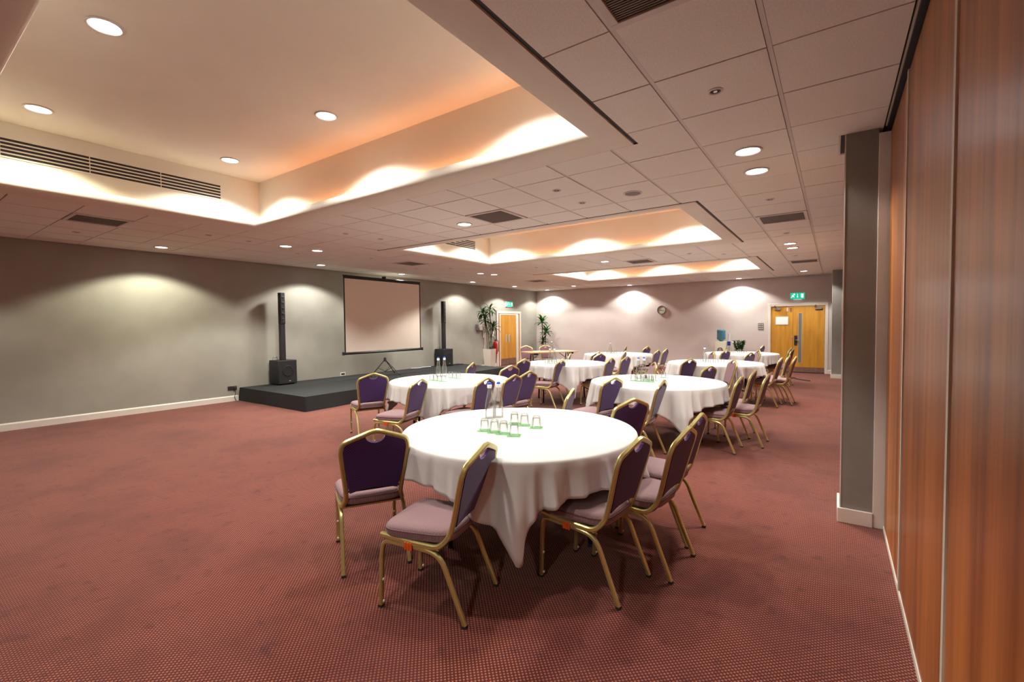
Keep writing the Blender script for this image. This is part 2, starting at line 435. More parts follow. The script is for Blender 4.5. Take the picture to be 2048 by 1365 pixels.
# left wall trims
def tr(name,bm,m='white',**k):
    o=obj(name,bm,M_[m],**k); tag(o,kind='structure'); return o
def base_prof(h=.115,t=.018): return [(0,0),(t,0),(t,h-.02),(t*.55,h-.006),(t*.3,h),(0,h)]
tr('baseboard_left',prism([(XL+a,z) for a,z in base_prof()],1,YF,4.50))
tr('baseboard_left',prism([(XL+a,z) for a,z in base_prof()],1,11.35,13.44))
tr('baseboard_left',prism([(XL+a,z) for a,z in base_prof()],1,15.02,YB))
tr('baseboard_back',prism([(YB-a,z) for a,z in base_prof()],0,XL,-1.70))
tr('baseboard_back',prism([(YB-a,z) for a,z in base_prof()],0,-.15,-.06))

# right wall: operable wood partition with panels
pw=obj('wall_right',BOX(XR+.03,YF,0,XR+.15,YB,3.9),M_['black']); tag(pw,'sliding partition of tall cherry wood panels with metal edges',kind='structure')
def panel(y0,y1,m='partition'):
    o=obj('wood_panel',BOX(XR,y0+.018,.035,XR+.035,y1-.018,H-.05,bev=.002),M_[m],pw)
    for y in (y0,): obj('edge_strip',BOX(XR-.006,y-.017,.03,XR+.03,y+.017,H-.05),M_['alu'],pw)
    obj('floor_strip',BOX(XR-.004,y0,.0,XR+.03,y1,.032),M_['white'],pw)
ys=[4.235,3.27,2.04,.82,-.4,-1.62,-2.84]
for a,b in zip(ys,ys[1:]): panel(b,a)
y=4.62
for k in range(8):
    panel(y,min(y+1.24,15.05)); y+=1.24
    if y>14.9: break
obj('head_track',BOX(XR-.024,YF,H-.03,XR+.03,YB,H+.05),M_['black'],pw)
obj('track_edge',BOX(XR-.031,YF,H-.010,XR-.024,4.22,H+.02),M_['alu'],pw)

# piers
def pier(n,x0,x1,y0,y1,jamb):
    p=obj('wall_pier',BOX(x0,y0,0,x1,y1,H+.01),M_['pier']); tag(p,n,kind='structure')
    bm=bmesh.new(); t=.018
    box(bm,x0-t,y0-t,0,x1,y0,.11,bev=.004); box(bm,x0-t,y0,0,x0,y1,.11,bev=.004)
    obj('pier_baseboard',bm,M_['white'],p)
    bm=bmesh.new(); box(bm,x0-.004,y0-.003,.11,x0+.004,y0+.006,H-.0); 
    obj('corner_bead',bm,M_['white'],p)
    if jamb: obj('jamb_board',BOX(x1,y0-.006,0,XR+.012,y0+.06,H-.04,bev=.003),M_['white'],p)
    return p
p1=pier('grey painted pier beside the wood partition',.05,.245,4.25,4.60,True)
pier('second grey pier at the far end of the partition',-.06,.16,15.04,15.40,True)
bm=bmesh.new(); box(bm,.008,4.25,H-.006,.020,4.72,H+.003); box(bm,.008,4.72,H-.006,.05,4.735,H+.003)
obj('slot_trim',bm,M_['tbar'],p1)
obj('slot_shadow',BOX(.021,4.25,H-.004,.049,4.70,H-.002),M_['black'],p1)

# ------------------------------------------------------------------ downlights
def make_downlight():
    t=thing('downlight','',None)
    bm=lathe([(.100,.004),(.106,-.003),(.104,-.009),(.092,-.010),(.084,-.004),(.084,.0)],28); obj('trim_ring',bm,M_['ring'],t,smooth=40)
    bm=lathe([(0,-.0025),(.084,-.0025),(.084,.0),(0,.0)],28); obj('lens',bm,M_['lamp'],t)
    return t
ld=bpy.data.lights.new('downlight_beam','SPOT'); ld.energy=LAMP_W; ld.color=LAMP_COL; ld.spot_size=R(132); ld.spot_blend=.25; ld.shadow_soft_size=.09
ly=ld.copy(); ly.name='aged_beam'; ly.color=(1.0,.99,.62)
lt=bpy.data.lights.new('tray_beam','SPOT'); lt.energy=TRAY_W; lt.color=(1.0,.96,.87); lt.spot_size=R(136); lt.spot_blend=.2; lt.shadow_soft_size=.06
lty=lt.copy(); lty.name='aged_tray_beam'; lty.color=(1.0,.93,.60)
proto=None
def downlight(x,y,z,label,group,data):
    global proto
    if proto is None: proto=make_downlight(); o=proto
    else: o=copy_tree(proto)
    o.location=(x,y,z)
    tag(o,label,'light','round ceiling downlights')
    l=bpy.data.objects.new('lamp_beam',data); COL.objects.link(l); l.location=(0,0,-.02); l.parent=o
    return o
DL=[(-.59,4.17,'nearer of the two right-hand downlights before the grey pier'),(-.60,4.76,'second of the two right-hand downlights before the grey pier'),
(-.66,9.45,'nearer of the close pair of downlights far right of the second tray'),(-.66,10.02,'farther of the close pair of downlights far right of the second tray'),
(-.70,14.74,'far right downlight in front of the double doors'),(-2.46,15.83,'downlight washing the back wall left of the double doors'),
(-6.02,15.9,'downlight washing the back wall beside the wall clock'),(-7.70,14.84,'downlight in front of the far left tray corner, near the back wall'),
(-9.40,15.83,'downlight washing the back wall beside the corner plant'),(-9.43,13.6,'downlight above the oak service doors on the left wall'),
(-7.63,10.03,'farther of the pair of downlights left of the third tray'),(-7.76,9.60,'nearer of the pair of downlights left of the third tray'),
(-9.46,11.3,'downlight by the left wall right of the second loudspeaker'),(-9.44,8.35,'downlight by the left wall above the right edge of the projector screen'),
(-9.43,6.0,'downlight by the left wall between loudspeaker and projector screen'),(-7.70,4.83,'farther of the pair of downlights left of the gap after the first tray'),
(-7.69,4.24,'nearer of the pair of downlights left of the gap after the first tray'),(-9.41,3.01,'leftmost downlight by the bare left wall'),
(-4.16,4.81,'downlight between the first and second trays beside the square vent'),(-4.18,9.54,'downlight between the second and third trays')]
for x,y,l in DL: downlight(x,y,H-.004,l,None,ly if l.startswith('leftmost') else ld)
for x,y,l in ((-.6,-1.9,'downlight behind the camera, near the wood partition'),(-9.41,-.6,'downlight behind the camera, near the grey left wall')): downlight(x,y,H-.004,l,None,ld)
nm=['nearest','second','farthest']
for k,(x0,x1,y0,y1) in enumerate(TR):
    cx,cy=(x0+x1)/2,(y0+y1)/2
    for a,ax in enumerate(('left','middle','right')):
        for b,bx in enumerate(('near','far')):
            downlight(cx+(a-1)*2.02,cy+(b-.5)*1.66,TOP-.001,'%s-row %s downlight inside the %s ceiling tray'%(bx,ax,nm[k]),None,lty if k==0 and (a==0 and b==0) else lt)

# small unlit recessed spots, speaker grilles
def make_spot():
    t=thing('recessed_spot','',None)
    bm=lathe([(.043,.004),(.046,-.003),(.040,-.007),(.033,-.006),(.029,.0),(.029,.003)],20); obj('trim_ring',bm,M_['ring'],t,smooth=40)
    bm=lathe([(0,-.001),(.029,-.001),(.029,.002),(0,.002)],20); obj('bulb_face',bm,M_['ventdark'],t)
    bm=lathe([(0,-.004),(.012,-.004),(.013,-.001),(0,-.001)],12); obj('bulb',bm,M_['chrome'],t)
    return t
SP=[(-.60,2.99),(-.61,5.94),(-2.365,4.19),(-2.37,4.79),(-7.67,3.05),(-7.70,3.64),(-5.98,4.22),(-8.29,4.80),(-8.88,1.83),(-5.92,4.81),(-7.71,6.02),(-8.27,7.78),(-7.64,8.30),(-5.92,9.47),(-5.91,10.06),(-.63,8.32),(-.68,11.23),(-2.38,9.53),(-1.84,10.05),(-1.87,15.40)]
SL=['small unlit recessed spot nearest the camera, under the first big vent','small unlit recessed spot beyond the two right-hand downlights','nearer small unlit spot of the pair before the second tray','farther small unlit spot of the pair before the second tray']
sp0=make_spot()
SL+=['nearer unlit spot by the left corner of the first tray','farther unlit spot by the left corner of the first tray','unlit spot just beyond the first tray, left of its middle','unlit spot in the ceiling before the column loudspeaker','leftmost unlit spot, beside the dark vent at far left',
'unlit spot beyond the first tray, farther from its left corner','unlit spot in front of the projector screen, nearer than the vent','unlit spot left of the vent above the projector screen','unlit spot beyond the vent above the projector screen','nearer unlit spot between second and third trays on the left','farther unlit spot between second and third trays on the left',
'unlit spot just before the close pair of far right downlights','unlit spot just beyond the close pair of far right downlights','unlit spot between second and third trays, left of two','unlit spot between second and third trays, right of two','farthest unlit spot, beyond the third tray']
for k,(x,y) in enumerate(SP):
    o=sp0 if k==0 else copy_tree(sp0); o.location=(x,y,H-.004)
    tag(o,SL[k],'light','small unlit recessed spots')
t=thing('ceiling_speaker','round cream ceiling loudspeaker grille right of the first tray corner','speaker',(-1.77,4.77,H-.004))
obj('trim_ring',lathe([(.095,.004),(.10,-.004),(.090,-.008),(.082,-.004)],28),M_['ring'],t,smooth=40)
obj('grille_face',lathe([(0,-.006),(.082,-.004),(.082,0),(0,0)],28),M_['vent'],t,smooth=40)

# ------------------------------------------------------------------ doors
# door_1: oak double door on the back wall
D1=thing('door_1','oak double door with a narrow glass slot and white frame','door'); D1['kind']='structure'
del D1['category']
def dpart(name,m,*a,parent=None,bev=0): return obj(name,BOX(*a,bev=bev),M_[m],parent or D1)
dpart('door_frame','white',-1.70,YB-.02,0,-1.62,YB+.02,2.10,bev=.004)
dpart('door_frame','white',-.23,YB-.02,0,-.15,YB+.02,2.10,bev=.004)
dpart('door_frame','white',-1.62,YB-.02,2.01,-.23,YB+.02,2.10,bev=.004)
lfl=dpart('door_leaf','oak',-1.615,YB+.005,.17,-1.036,YB+.05,2.005)
lfr=obj('door_leaf',BOX(-1.030,YB+.005,.17,-.895,YB+.05,2.005),M_['oak'],D1)
lb=bmesh.new()
box(lb,-1.030,YB+.005,.17,-.895,YB+.05,2.005); box(lb,-.800,YB+.005,.17,-.235,YB+.05,2.005); box(lb,-.895,YB+.005,.17,-.800,YB+.05,.30); box(lb,-.895,YB+.005,1.79,-.800,YB+.05,2.005)
lfr.data.clear_geometry(); lb.to_mesh(lfr.data); lb.free()
obj('vision_glass',BOX(-.894,YB+.018,.30,-.801,YB+.03,1.79),M_['doorglass'],lfr)
bm=bmesh.new()
for a in ((-.899,.296,-.890,1.794),(-.805,.296,-.796,1.794),(-.890,.296,-.805,.304),(-.890,1.786,-.805,1.794)): box(bm,a[0],YB-.0,a[1],a[2],YB+.012,a[3])
obj('glazing_bead',bm,M_['alu'],lfr)
dpart('kickplate','kick',-1.615,YB-.0,.02,-1.036,YB+.045,.168); dpart('kickplate','kick',-1.030,YB-.0,.02,-.235,YB+.045,.168)
dpart('lock_plate','black',-.995,YB-.012,.83,-.915,YB+.004,1.12,bev=.003)
hb=sweep([(-.955,YB-.01,.985),(-.955,YB-.05,.985),(-.86,YB-.052,.985)],.02,round_=True); obj('door_handle',hb,M_['chrome'],D1)
for x0,x1 in ((-1.52,-1.35),(-.475,-.30)):
    c=obj('door_closer',BOX(x0,YB-.06,1.90,x1,YB+.004,1.965,bev=.004),M_['vent'],D1)
    obj('closer_arm',sweep([(x0+.05,YB-.04,1.968),(x0-.03,YB-.10,1.99),(x0+.02,YB-.02,2.03)],.018),M_['greyplastic'],c)
dpart('flush_bolt','alu',-1.20,YB-.006,1.86,-1.16,YB+.004,1.97); dpart('flush_bolt','chrome',-1.11,YB-.006,1.84,-1.07,YB+.004,1.96)
dpart('cylinder_lock','chrome',-1.075,YB-.01,1.03,-1.045,YB+.004,1.09)
for z in (1.75,.9,.4):
    dpart('hinge','greyplastic',-.240,YB-.004,z,-.226,YB+.006,z+.1); dpart('hinge','greyplastic',-1.624,YB-.004,z,-1.610,YB+.006,z+.1)
nf=obj('notice',BOX(-1.495,YB-.008,1.445,-1.150,YB+.004,1.70),M_['alu']); tag(nf,'white framed notice on the left leaf of the double door','notice')
obj('paper',BOX(-1.48,YB-.010,1.46,-1.165,YB-.0085,1.685),M_['paper'],nf)

# door_2: oak service doors on the left wall
D2=thing('door_2','narrow oak double doors with silver pull handles and kickplates','door'); D2['kind']='structure'; del D2['category']
def d2(name,m,y0,y1,z0,z1,x0=0,x1=.03,parent=None,bev=.002): return obj(name,BOX(XL+x0,y0,z0,XL+x1,y1,z1,bev=bev),M_[m],parent or D2)
ya,yb=13.44,15.02
d2('door_frame','white',ya,ya+.09,0,2.04,0,.05); d2('door_frame','white',yb-.09,yb,0,2.04,0,.05); d2('door_frame','white',ya+.09,yb-.09,1.96,2.04,0,.05)
d2('side_lining','jamb',ya+.09,ya+.175,0,1.96,0,.035); d2('side_lining','jamb',yb-.175,yb-.09,0,1.96,0,.035)
d2('head_lining','white',ya+.175,yb-.175,1.90,1.96,0,.035)
d2('inner_jamb','white',ya+.175,ya+.235,0,1.90,0,.045); d2('inner_jamb','white',yb-.33,yb-.175,0,1.90,0,.045)
for a,b,s in ((ya+.235,14.145,1),(14.15,yb-.33,-1)):
    lf=d2('door_leaf','oak',a,b,.02,1.895,0,.025)
    hy=b-.09 if s==1 else a+.09
    obj('pull_handle',BOX(XL+.025,hy-.035,.86,XL+.030,hy+.035,1.16),M_['alu'],lf)
    obj('grip',sweep([(XL+.03,hy,.90),(XL+.065,hy,.90),(XL+.065,hy,1.12),(XL+.03,hy,1.12)],.018,up=(0,1,0),round_=True),M_['chrome'],lf)
    obj('kickplate',BOX(XL+.025,a+.01,.02,XL+.030,b-.01,.26),M_['kick'],lf)

# exit signs
def exit_sign(name_label,loc,rz,w_,h_):
    s=thing('exit_sign',name_label,'sign',loc,rz)
    a,b=w_/2,h_/2
    obj('housing',BOX(-a,-.045,-b,a,0,b,bev=.004),M_['white'],s)
    obj('green_panel',BOX(-a+.006,-.049,-b+.006,a-.006,-.045,b-.006),M_['exit'],s)
    k=h_/.2
    def P(pts,ox): return prism([(ox+x*k,z*k) for x,z in pts],1,-.0515,-.049)
    bm=bmesh.new()
    def add(p,ox): merge(bm,P(p,ox))
    ox=-a*.56
    add([(.018*math.cos(t)+.022,.018*math.sin(t)+.055) for t in [i*PI/5 for i in range(10)]],ox)   # head
    add([(-.02,.035),(.015,.038),(.006,-.012),(-.018,-.012)],ox)                                  # trunk
    add([(-.005,.0),(.012,-.012),(.034,-.035),(.022,-.044),(-.015,-.012)],ox)                      # front leg
    add([(-.018,-.008),(-.028,-.045),(-.062,-.055),(-.064,-.042),(-.040,-.032),(-.032,-.004)],ox)  # rear leg
    add([(.010,.036),(.048,.045),(.052,.034),(.014,.020)],ox); add([(-.018,.034),(-.048,.010),(-.040,.0),(-.008,.022)],ox)
    obj('running_figure',bm,M_['exitwhite'],s)
    add2=P([(-.006,.06),(.006,.06),(.006,-.015),(.024,-.015),(0,-.055),(-.024,-.015),(-.006,-.015)],0); obj('arrow',add2,M_['exitwhite'],s)
    obj('door_symbol',P([(-.034,.06),(.034,.06),(.030,-.055),(-.026,-.055)],a*.62),M_['exitwhite'],s)
    obj('light_strip',BOX(-a*.55,-.035,-b-.006,a*.55,-.012,-b),M_['exitwhite'],s)
exit_sign('green illuminated running man exit sign above the oak double door',(-.92,YB,2.31),0,.38,.20)
exit_sign('green illuminated exit sign above the service doors on the left wall',(XL,14.26,2.31),PI/2,.44,.20)

# ------------------------------------------------------------------ stage
st=thing('stage','low black carpeted stage platform along the left wall','stage',(0,0,0))
ps=[(-10.15,4.53),(-7.72,4.53),(-7.98,10.93),(-10.15,11.34)]
SZ=.27
nx=4
for k in range(nx):      # deck sections with thin seams
    t0,t1=k/nx+.0006,(k+1)/nx-.0006
    def lerp(a,b,t): return (a[0]+(b[0]-a[0])*t,a[1]+(b[1]-a[1])*t)
    q=[lerp(ps[0],ps[3],t0),lerp(ps[1],ps[2],t0),lerp(ps[1],ps[2],t1),lerp(ps[0],ps[3],t1)]
    obj('deck_panel',prism(q,2,SZ-.03,SZ),M_['stage'],st)
bm=bmesh.new(); rows=7; pathp=[]
for a,b in ((ps[0],ps[1]),(ps[1],ps[2]),(ps[2],ps[3])):
    n=int(math.hypot(b[0]-a[0],b[1]-a[1])/.05)
    for k in range(n): pathp.append((a[0]+(b[0]-a[0])*k/n,a[1]+(b[1]-a[1])*k/n,a,b))
pathp.append((*ps[3],ps[2],ps[3])); vs=[]
for i,(x,y,a,b) in enumerate(pathp):
    dx,dy=b[0]-a[0],b[1]-a[1]; l=math.hypot(dx,dy); nx_,ny_=dy/l,-dx/l
    s=i*.05
    wv=.006*math.sin(s*5.1)+.007*math.sin(s*2.3+1)+.004*math.sin(s*11)
    vs.append([bm.verts.new((x+nx_*(.004+(wv+.012)*(r_/(rows-1))),y+ny_*(.004+(wv+.012)*(r_/(rows-1))),(SZ-.004)*(1-r_/(rows-1))+.002)) for r_ in range(rows)])
for a,b in zip(vs,vs[1:]):
    for r_ in range(rows-1): bm.faces.new((a[r_],b[r_],b[r_+1],a[r_+1]))
obj('skirt',bm,M_['skirt'],st,smooth='all')
bm=bmesh.new()
for x in (-10.0,-9.0,-8.15):
    for y in (4.8,7.0,9.0,10.6): box(bm,x-.02,y-.02,0,x+.02,y+.02,SZ-.03)
obj('support_leg',bm,M_['blackmetal'],st)

# loudspeakers
def column_speaker(label,x,y):
    s=thing('column_loudspeaker',label,'speaker',(x,y,SZ))
    obj('bass_cabinet',BOX(-.20,-.21,.015,.18,.21,.53,bev=.012),M_['black'],s,smooth=30)
    obj('front_grille',BOX(.181,-.195,.03,.188,.195,.515,bev=.003),M_['grille'],s)
    lg=lathe([(.11,0),(.118,.004),(.11,.008),(.10,.004)],28); bmesh.ops.rotate(lg,verts=lg.verts,matrix=Matrix.Rotation(PI/2,3,'Y')); bmesh.ops.translate(lg,verts=lg.verts,vec=(.188,.0,.30)); obj('woofer_ring',lg,M_['black'],s,smooth='all')
    obj('badge',BOX(.189,.02,.07,.191,.06,.085),M_['alu'],s)
    for yy in (-.15,.15):
        for xx in (-.15,.13): obj('foot',lathe([(0,0),(.02,0),(.02,.016),(0,.016)],12,c=(xx,yy,0)),M_['rubber'],s)
    pl=obj('column_pole',BOX(-.055,-.055,.53,.045,.045,1.32,bev=.008),M_['black'],s)
    ar=obj('column_array',BOX(-.06,-.055,1.32,.05,.05,2.005,bev=.008),M_['black'],s)
    obj('array_grille',BOX(.051,-.045,1.34,.055,.04,1.985),M_['grille'],ar)
    for z in (1.42,1.54,1.66,1.78,1.90):
        b=lathe([(.030,0),(.026,.003),(0,.001)],14); bmesh.ops.rotate(b,verts=b.verts,matrix=Matrix.Rotation(PI/2,3,'Y')); bmesh.ops.translate(b,verts=b.verts,vec=(.055,-.002,z)); obj('driver',b,M_['black'],ar,smooth='all')
    obj('array_badge',BOX(.055,.0,1.375,.057,.02,1.39),M_['chrome'],ar)
    obj('plug_lead',sweep(spline([(-.15,-.15,.53),(-.15,-.14,.585),(-.12,-.1,.57),(-.11,-.08,.60),(-.08,-.08,.53)],5),.008,round_=True),M_['rubber'],s)
    return s
column_speaker('black column loudspeaker on a bass box at the near end of the stage',-9.90,5.33)
column_speaker('black column loudspeaker on a bass box right of the projector screen',-9.93,10.44)
cb=obj('cable',sweep(spline([(-9.80,10.62,SZ+.012),(-9.72,10.80,SZ+.03),(-9.78,10.95,SZ+.012),(-9.70,11.05,SZ+.015),(-9.85,11.18,SZ+.012)],8),.03,round_=True),M_['rubber']); tag(cb,'black cable lying on the stage right of the far loudspeaker','cable')
cb=obj('cable',sweep(spline([(-10.02,9.95,SZ+.01),(-10.10,9.7,SZ+.01),(-10.0,9.45,SZ+.01),(-10.12,9.25,SZ+.01)],8),.018,round_=True),M_['paper']); tag(cb,'pale cable on the stage behind the projector screen','cable')
cb=obj('cable',sweep(spline([(-.95,14.5,.012),(-.86,14.35,.035),(-.80,14.3,.012),(-.64,14.12,.012),(-.50,13.98,.012)],8),.03,round_=True),M_['rubber']); tag(cb,'short black cable cover on the carpet right of the far tables','cable')

# projector screen
sx=-9.37; y0,y1=6.51,8.93; zb,zt=.905,2.705
S=thing('projector_screen','white projector screen in a black frame on a black tripod','screen',(sx,7.97,SZ))
S.location=(0,0,0)
obj('screen_surface',BOX(sx,y0+.03,zb,sx+.004,y1-.03,zt),M_['screen'],S)
bm=bmesh.new(); box(bm,sx+.002,y0,zb,sx+.007,y0+.034,zt); box(bm,sx+.002,y1-.034,zb,sx+.007,y1,zt); box(bm,sx+.002,y0,zt-.055,sx+.007,y1,zt)
obj('black_border',bm,M_['black'],S)
bt=bmesh.new(); sweep([(sx,y0-.03,zb-.02),(sx,y1+.04,zb-.02)],.062,bm=bt,round_=True); hs=obj('screen_housing',bt,M_['blackmetal'],S,smooth=40)
obj('end_cap',BOX(sx-.036,y0-.045,zb-.058,sx+.036,y0-.028,zb+.018,bev=.004),M_['black'],hs); obj('end_cap',BOX(sx-.036,y1+.038,zb-.058,sx+.036,y1+.055,zb+.018,bev=.004),M_['black'],hs)
obj('top_bar',sweep([(sx,y0-.01,zt+.012),(sx,y1+.01,zt+.012)],.026,round_=True),M_['blackmetal'],S)
my=7.72
obj('mast',sweep([(sx-.045,my,.42),(sx-.045,my,zt+.05)],.028,round_=True),M_['alu'],S)
obj('mast_hook',BOX(sx-.07,my-.03,zt-.03,sx+.02,my+.03,zt+.075,bev=.005),M_['black'],S)
obj('tripod_hub',lathe([(0,.62),(.035,.62),(.035,.70),(.02,.72),(0,.72)],16,c=(sx-.045,my,0)),M_['black'],S,smooth=40)
for a in (-82,20,112):
    ex,ey=sx-.045+.50*math.cos(R(a))*(.75 if a==20 else 1),my+.50*math.sin(R(a))*(1)
    lg=obj('leg',sweep([(sx-.045,my,.67),(ex,ey,SZ+.016)],.022,round_=True),M_['blackmetal'],S)
    mx_,my_=(sx-.045+ex)/2,(my+ey)/2
    obj('strut',sweep([(sx-.045,my,.36),(mx_,my_,.47)],.012,round_=True),M_['blackmetal'],lg)
    obj('foot',lathe([(0,0),(.018,0),(.018,.03),(0,.03)],10,c=(ex,ey,SZ)),M_['rubber'],lg)

# wall socket with plug, left wall ; small wall fittings
sk=thing('wall_socket','white double wall socket with a black plug near the stage corner','socket',(XL,4.40,.27))
obj('socket_plate',BOX(0,-.10,-.045,.008,.08,.045,bev=.002),M_['chrome'],sk)
for yy in (-.055,.035): obj('socket_inset',BOX(.008,yy-.03,-.03,.010,yy+.03,.03),M_['black'],sk)
obj('plug',BOX(.010,.012,-.035,.05,.062,.02,bev=.006),M_['black'],sk)
obj('lead',sweep(spline([(.03,.037,-.03),(.03,.04,-.12),(.03,.02,-.18),(.035,.05,-.262)],8),.009,round_=True),M_['rubber'],sk)
sk=thing('wall_socket','small white socket on the left wall just above the stage, left of the screen','socket',(XL,7.0,SZ+.05))
obj('socket_plate',BOX(0,-.075,-.045,.01,.075,.045,bev=.002),M_['white'],sk); obj('socket_inset',BOX(.01,-.05,-.02,.012,.05,.02),M_['black'],sk)
ctl=thing('control_box','white control box with a dark side unit on the left wall','box',(XL,12.45,1.35))
obj('cover',BOX(0,-.03,0,.07,.12,.20,bev=.006),M_['white'],ctl); obj('side_unit',BOX(0,-.18,.0,.05,-.07,.20,bev=.005),M_['greyplastic'],ctl)
obj('coiled_cable',sweep(spline([(.02,.16,.19),(.05,.27,.20),(.05,.30,.10),(.05,.17,.06),(.05,.25,.02),(.04,.30,-.04),(.03,.27,-.10)],7),.018,round_=True),M_['greyplastic'],ctl)
cp=thing('cable_conduit','white vertical cable conduit on the wall beside the left planter','conduit',(XL,12.75,.28))
obj('pipe',BOX(0,-.014,0,.02,.014,1.03),M_['white'],cp); obj('outlet_box',BOX(0,-.035,-.07,.03,.035,0,bev=.004),M_['greyplastic'],cp); obj('junction',BOX(0,-.09,.80,.025,-.04,1.05),M_['white'],cp)
fe=thing('fire_extinguisher','red fire extinguisher hung on the left wall behind the planter','extinguisher',(XL+.10,13.27,.47))
obj('cylinder',lathe([(0,0),(.075,0),(.082,.02),(.082,.36),(.07,.42),(.03,.46),(.025,.48),(0,.48)],20),M_['red'],fe,smooth=40)
obj('valve',BOX(-.02,-.02,.48,.02,.05,.53,bev=.004),M_['black'],fe); obj('hose',sweep(spline([(0,.04,.51),(.03,.11,.47),(.06,.10,.3),(.06,.085,.08)],6),.022,round_=True),M_['rubber'],fe)
sg=obj('safety_notice',BOX(XL,13.20,1.13,XL+.006,13.30,1.38),M_['paper']); tag(sg,'small pale safety notice on the wall above the fire extinguisher','notice')
obj('red_header',BOX(XL+.006,13.20,1.30,XL+.008,13.30,1.38),M_['red'],sg)

# clock, switch panel
ck=thing('wall_clock','round dark-rimmed clock on the back wall','clock',(-4.975,YB,1.995))
def ylathe(prof,n=32):
    b=lathe(prof,n); bmesh.ops.rotate(b,verts=b.verts,matrix=Matrix.Rotation(PI/2,3,'X')); return b
obj('rim',ylathe([(.152,0),(.155,.04),(.145,.052),(.130,.048),(.126,.03)]),M_['greyplastic'],ck,smooth=40)
obj('face',ylathe([(0,.03),(.128,.03),(.128,.02),(0,.02)]),M_['tint'],ck)
obj('hour_hand',BOX(-.075,-.035,-.008,.005,-.033,.008),M_['black'],ck); 
b=BOX(0,-.037,-.005,.10,-.035,.005); bmesh.ops.rotate(b,verts=b.verts,matrix=Matrix.Rotation(.35,3,'Y')); obj('minute_hand',b,M_['black'],ck)
sw=thing('switch_panel','dark grey panel of nine pale light switches left of the double door','switch',(-1.89,YB,1.40))
obj('back_plate',BOX(-.075,-.012,-.105,.075,0,.105,bev=.003),M_['greyplastic'],sw)
for i in range(3):
    for j in range(3): obj('switch',BOX(-.044+i*.044-.012,-.018,-.065+j*.065-.018,-.044+i*.044+.012,-.012,-.065+j*.065+.018,bev=.002),M_['white'],sw)

# ------------------------------------------------------------------ plants
def leaf_mesh(L=.5,wd=.035,droop=.25,m='leaf'):
    bm=bmesh.new(); n=7; rows=[]
    for i in range(n+1):
        t=i/n; wl=wd*(math.sin(PI*min(1,t*.93+.07))**.7)*(1-t*.25)+.002
        x=L*t*math.cos(droop*t*1.3); z=L*(.0+t*.1)-droop*L*t*t*.9
        rows.append([bm.verts.new((x,-wl,z+wl*.35)),bm.verts.new((x,0,z)),bm.verts.new((x,wl,z+wl*.35))])
    for a,b in zip(rows,rows[1:]):
        for k in range(2): bm.faces.new((a[k],b[k],b[k+1],a[k+1]))
    me=bpy.data.meshes.new('leaf'); bmesh.ops.solidify(bm,geom=bm.faces[:],thickness=.002); bm.to_mesh(me); bm.free(); me.materials.append(M_[m])
    for p in me.polygons: p.use_smooth=True
    return me
def rosette(parent,p,n,meshes,el0,el1,sc,rg,bias=0,bdir=0):
    for i in range(n):
        t=i/n; az=i*2.399+rg.uniform(-.25,.25); el=el0+(el1-el0)*t+rg.uniform(-.1,.1)
        o=bpy.data.objects.new('leaf',rg.choice(meshes)); COL.objects.link(o); o.parent=parent
        s=sc*rg.uniform(.8,1.1)
        o.location=(p[0],p[1],p[2]-.10*(1-t)); o.rotation_euler=(0,-el,az+bias*math.sin(bdir-az)); o.scale=(s,s,s)
rg=random.Random(5)
LM=[leaf_mesh(.42,.038,.50),leaf_mesh(.36,.034,.30),leaf_mesh(.46,.036,.75)]
P1=thing('potted_dracaena','tall leafy dracaena in a tapered cream planter left of the service doors','plant',(-9.62,12.34,0))
def square_pot(parent,wt,wb_,h_):
    bm=bmesh.new(); rings=[]
    for z,w_ in ((0,wb_),(h_,wt),(h_,wt-.02),(h_-.05,wt-.024)):
        a=w_/2; c=.12*a
        rings.append([bm.verts.new((x,y,z)) for x,y in ((a,-a+c),(a,a-c),(a-c,a),(-a+c,a),(-a,a-c),(-a,-a+c),(-a+c,-a),(a-c,-a))])
    for a,b in zip(rings,rings[1:]):
        for i in range(8): bm.faces.new((a[i],a[(i+1)%8],b[(i+1)%8],b[i]))
    bm.faces.new(rings[0]); 
    obj('planter',bm,M_['pot'],parent); a=(wt-.03)/2
    obj('soil',BOX(-a,-a,h_-.06,a,a,h_-.045),M_['soil'],parent)
square_pot(P1,.34,.26,.71)
canes=[((-.05,-.03),(-.14,-.16),1.98),((.05,.02),(-.02,.06),2.08),((0,.06),(.08,.12),1.50),((-.03,.05),(-.10,-.10),1.74)]
for a,b,h_ in canes:
    pts=spline([(a[0],a[1],.6),(a[0]*.7+b[0]*.3,a[1]*.7+b[1]*.3,.6+(h_-.6)*.5),(b[0],b[1],h_)],6)
    obj('cane',sweep(pts,.035,round_=True),M_['cane'],P1)
    rosette(P1,(b[0],b[1],h_),22,LM,-.35,1.15,.9,rg)
    q=pts[8]; rosette(P1,q,7,LM,-.1,.7,.55,rg)
for z in (.75,.95,1.15): rosette(P1,(0,.03,z),7,LM,.2,.8,.45,rg)
P2=thing('potted_dracaena','dracaena with three bright leaf clusters in a cream planter in the back corner','plant',(-9.50,15.72,0))
square_pot(P2,.34,.27,.72)
LM2=[leaf_mesh(.40,.055,.30,'leaflight'),leaf_mesh(.36,.05,.2,'leaflight'),leaf_mesh(.40,.055,.5,'leaf')]
for a,b,h_ in (((-.05,0),(-.08,0),1.66),((.04,.02),(.09,.02),1.26),((0,-.05),(.01,-.05),.90)):
    obj('cane',sweep([(a[0],a[1],.66),(b[0],b[1],h_)],.035,round_=True),M_['cane'],P2)
    rosette(P2,(b[0],b[1],h_+.02),26,LM2,-.2,1.25,.95 if h_>1 else .7,rg)

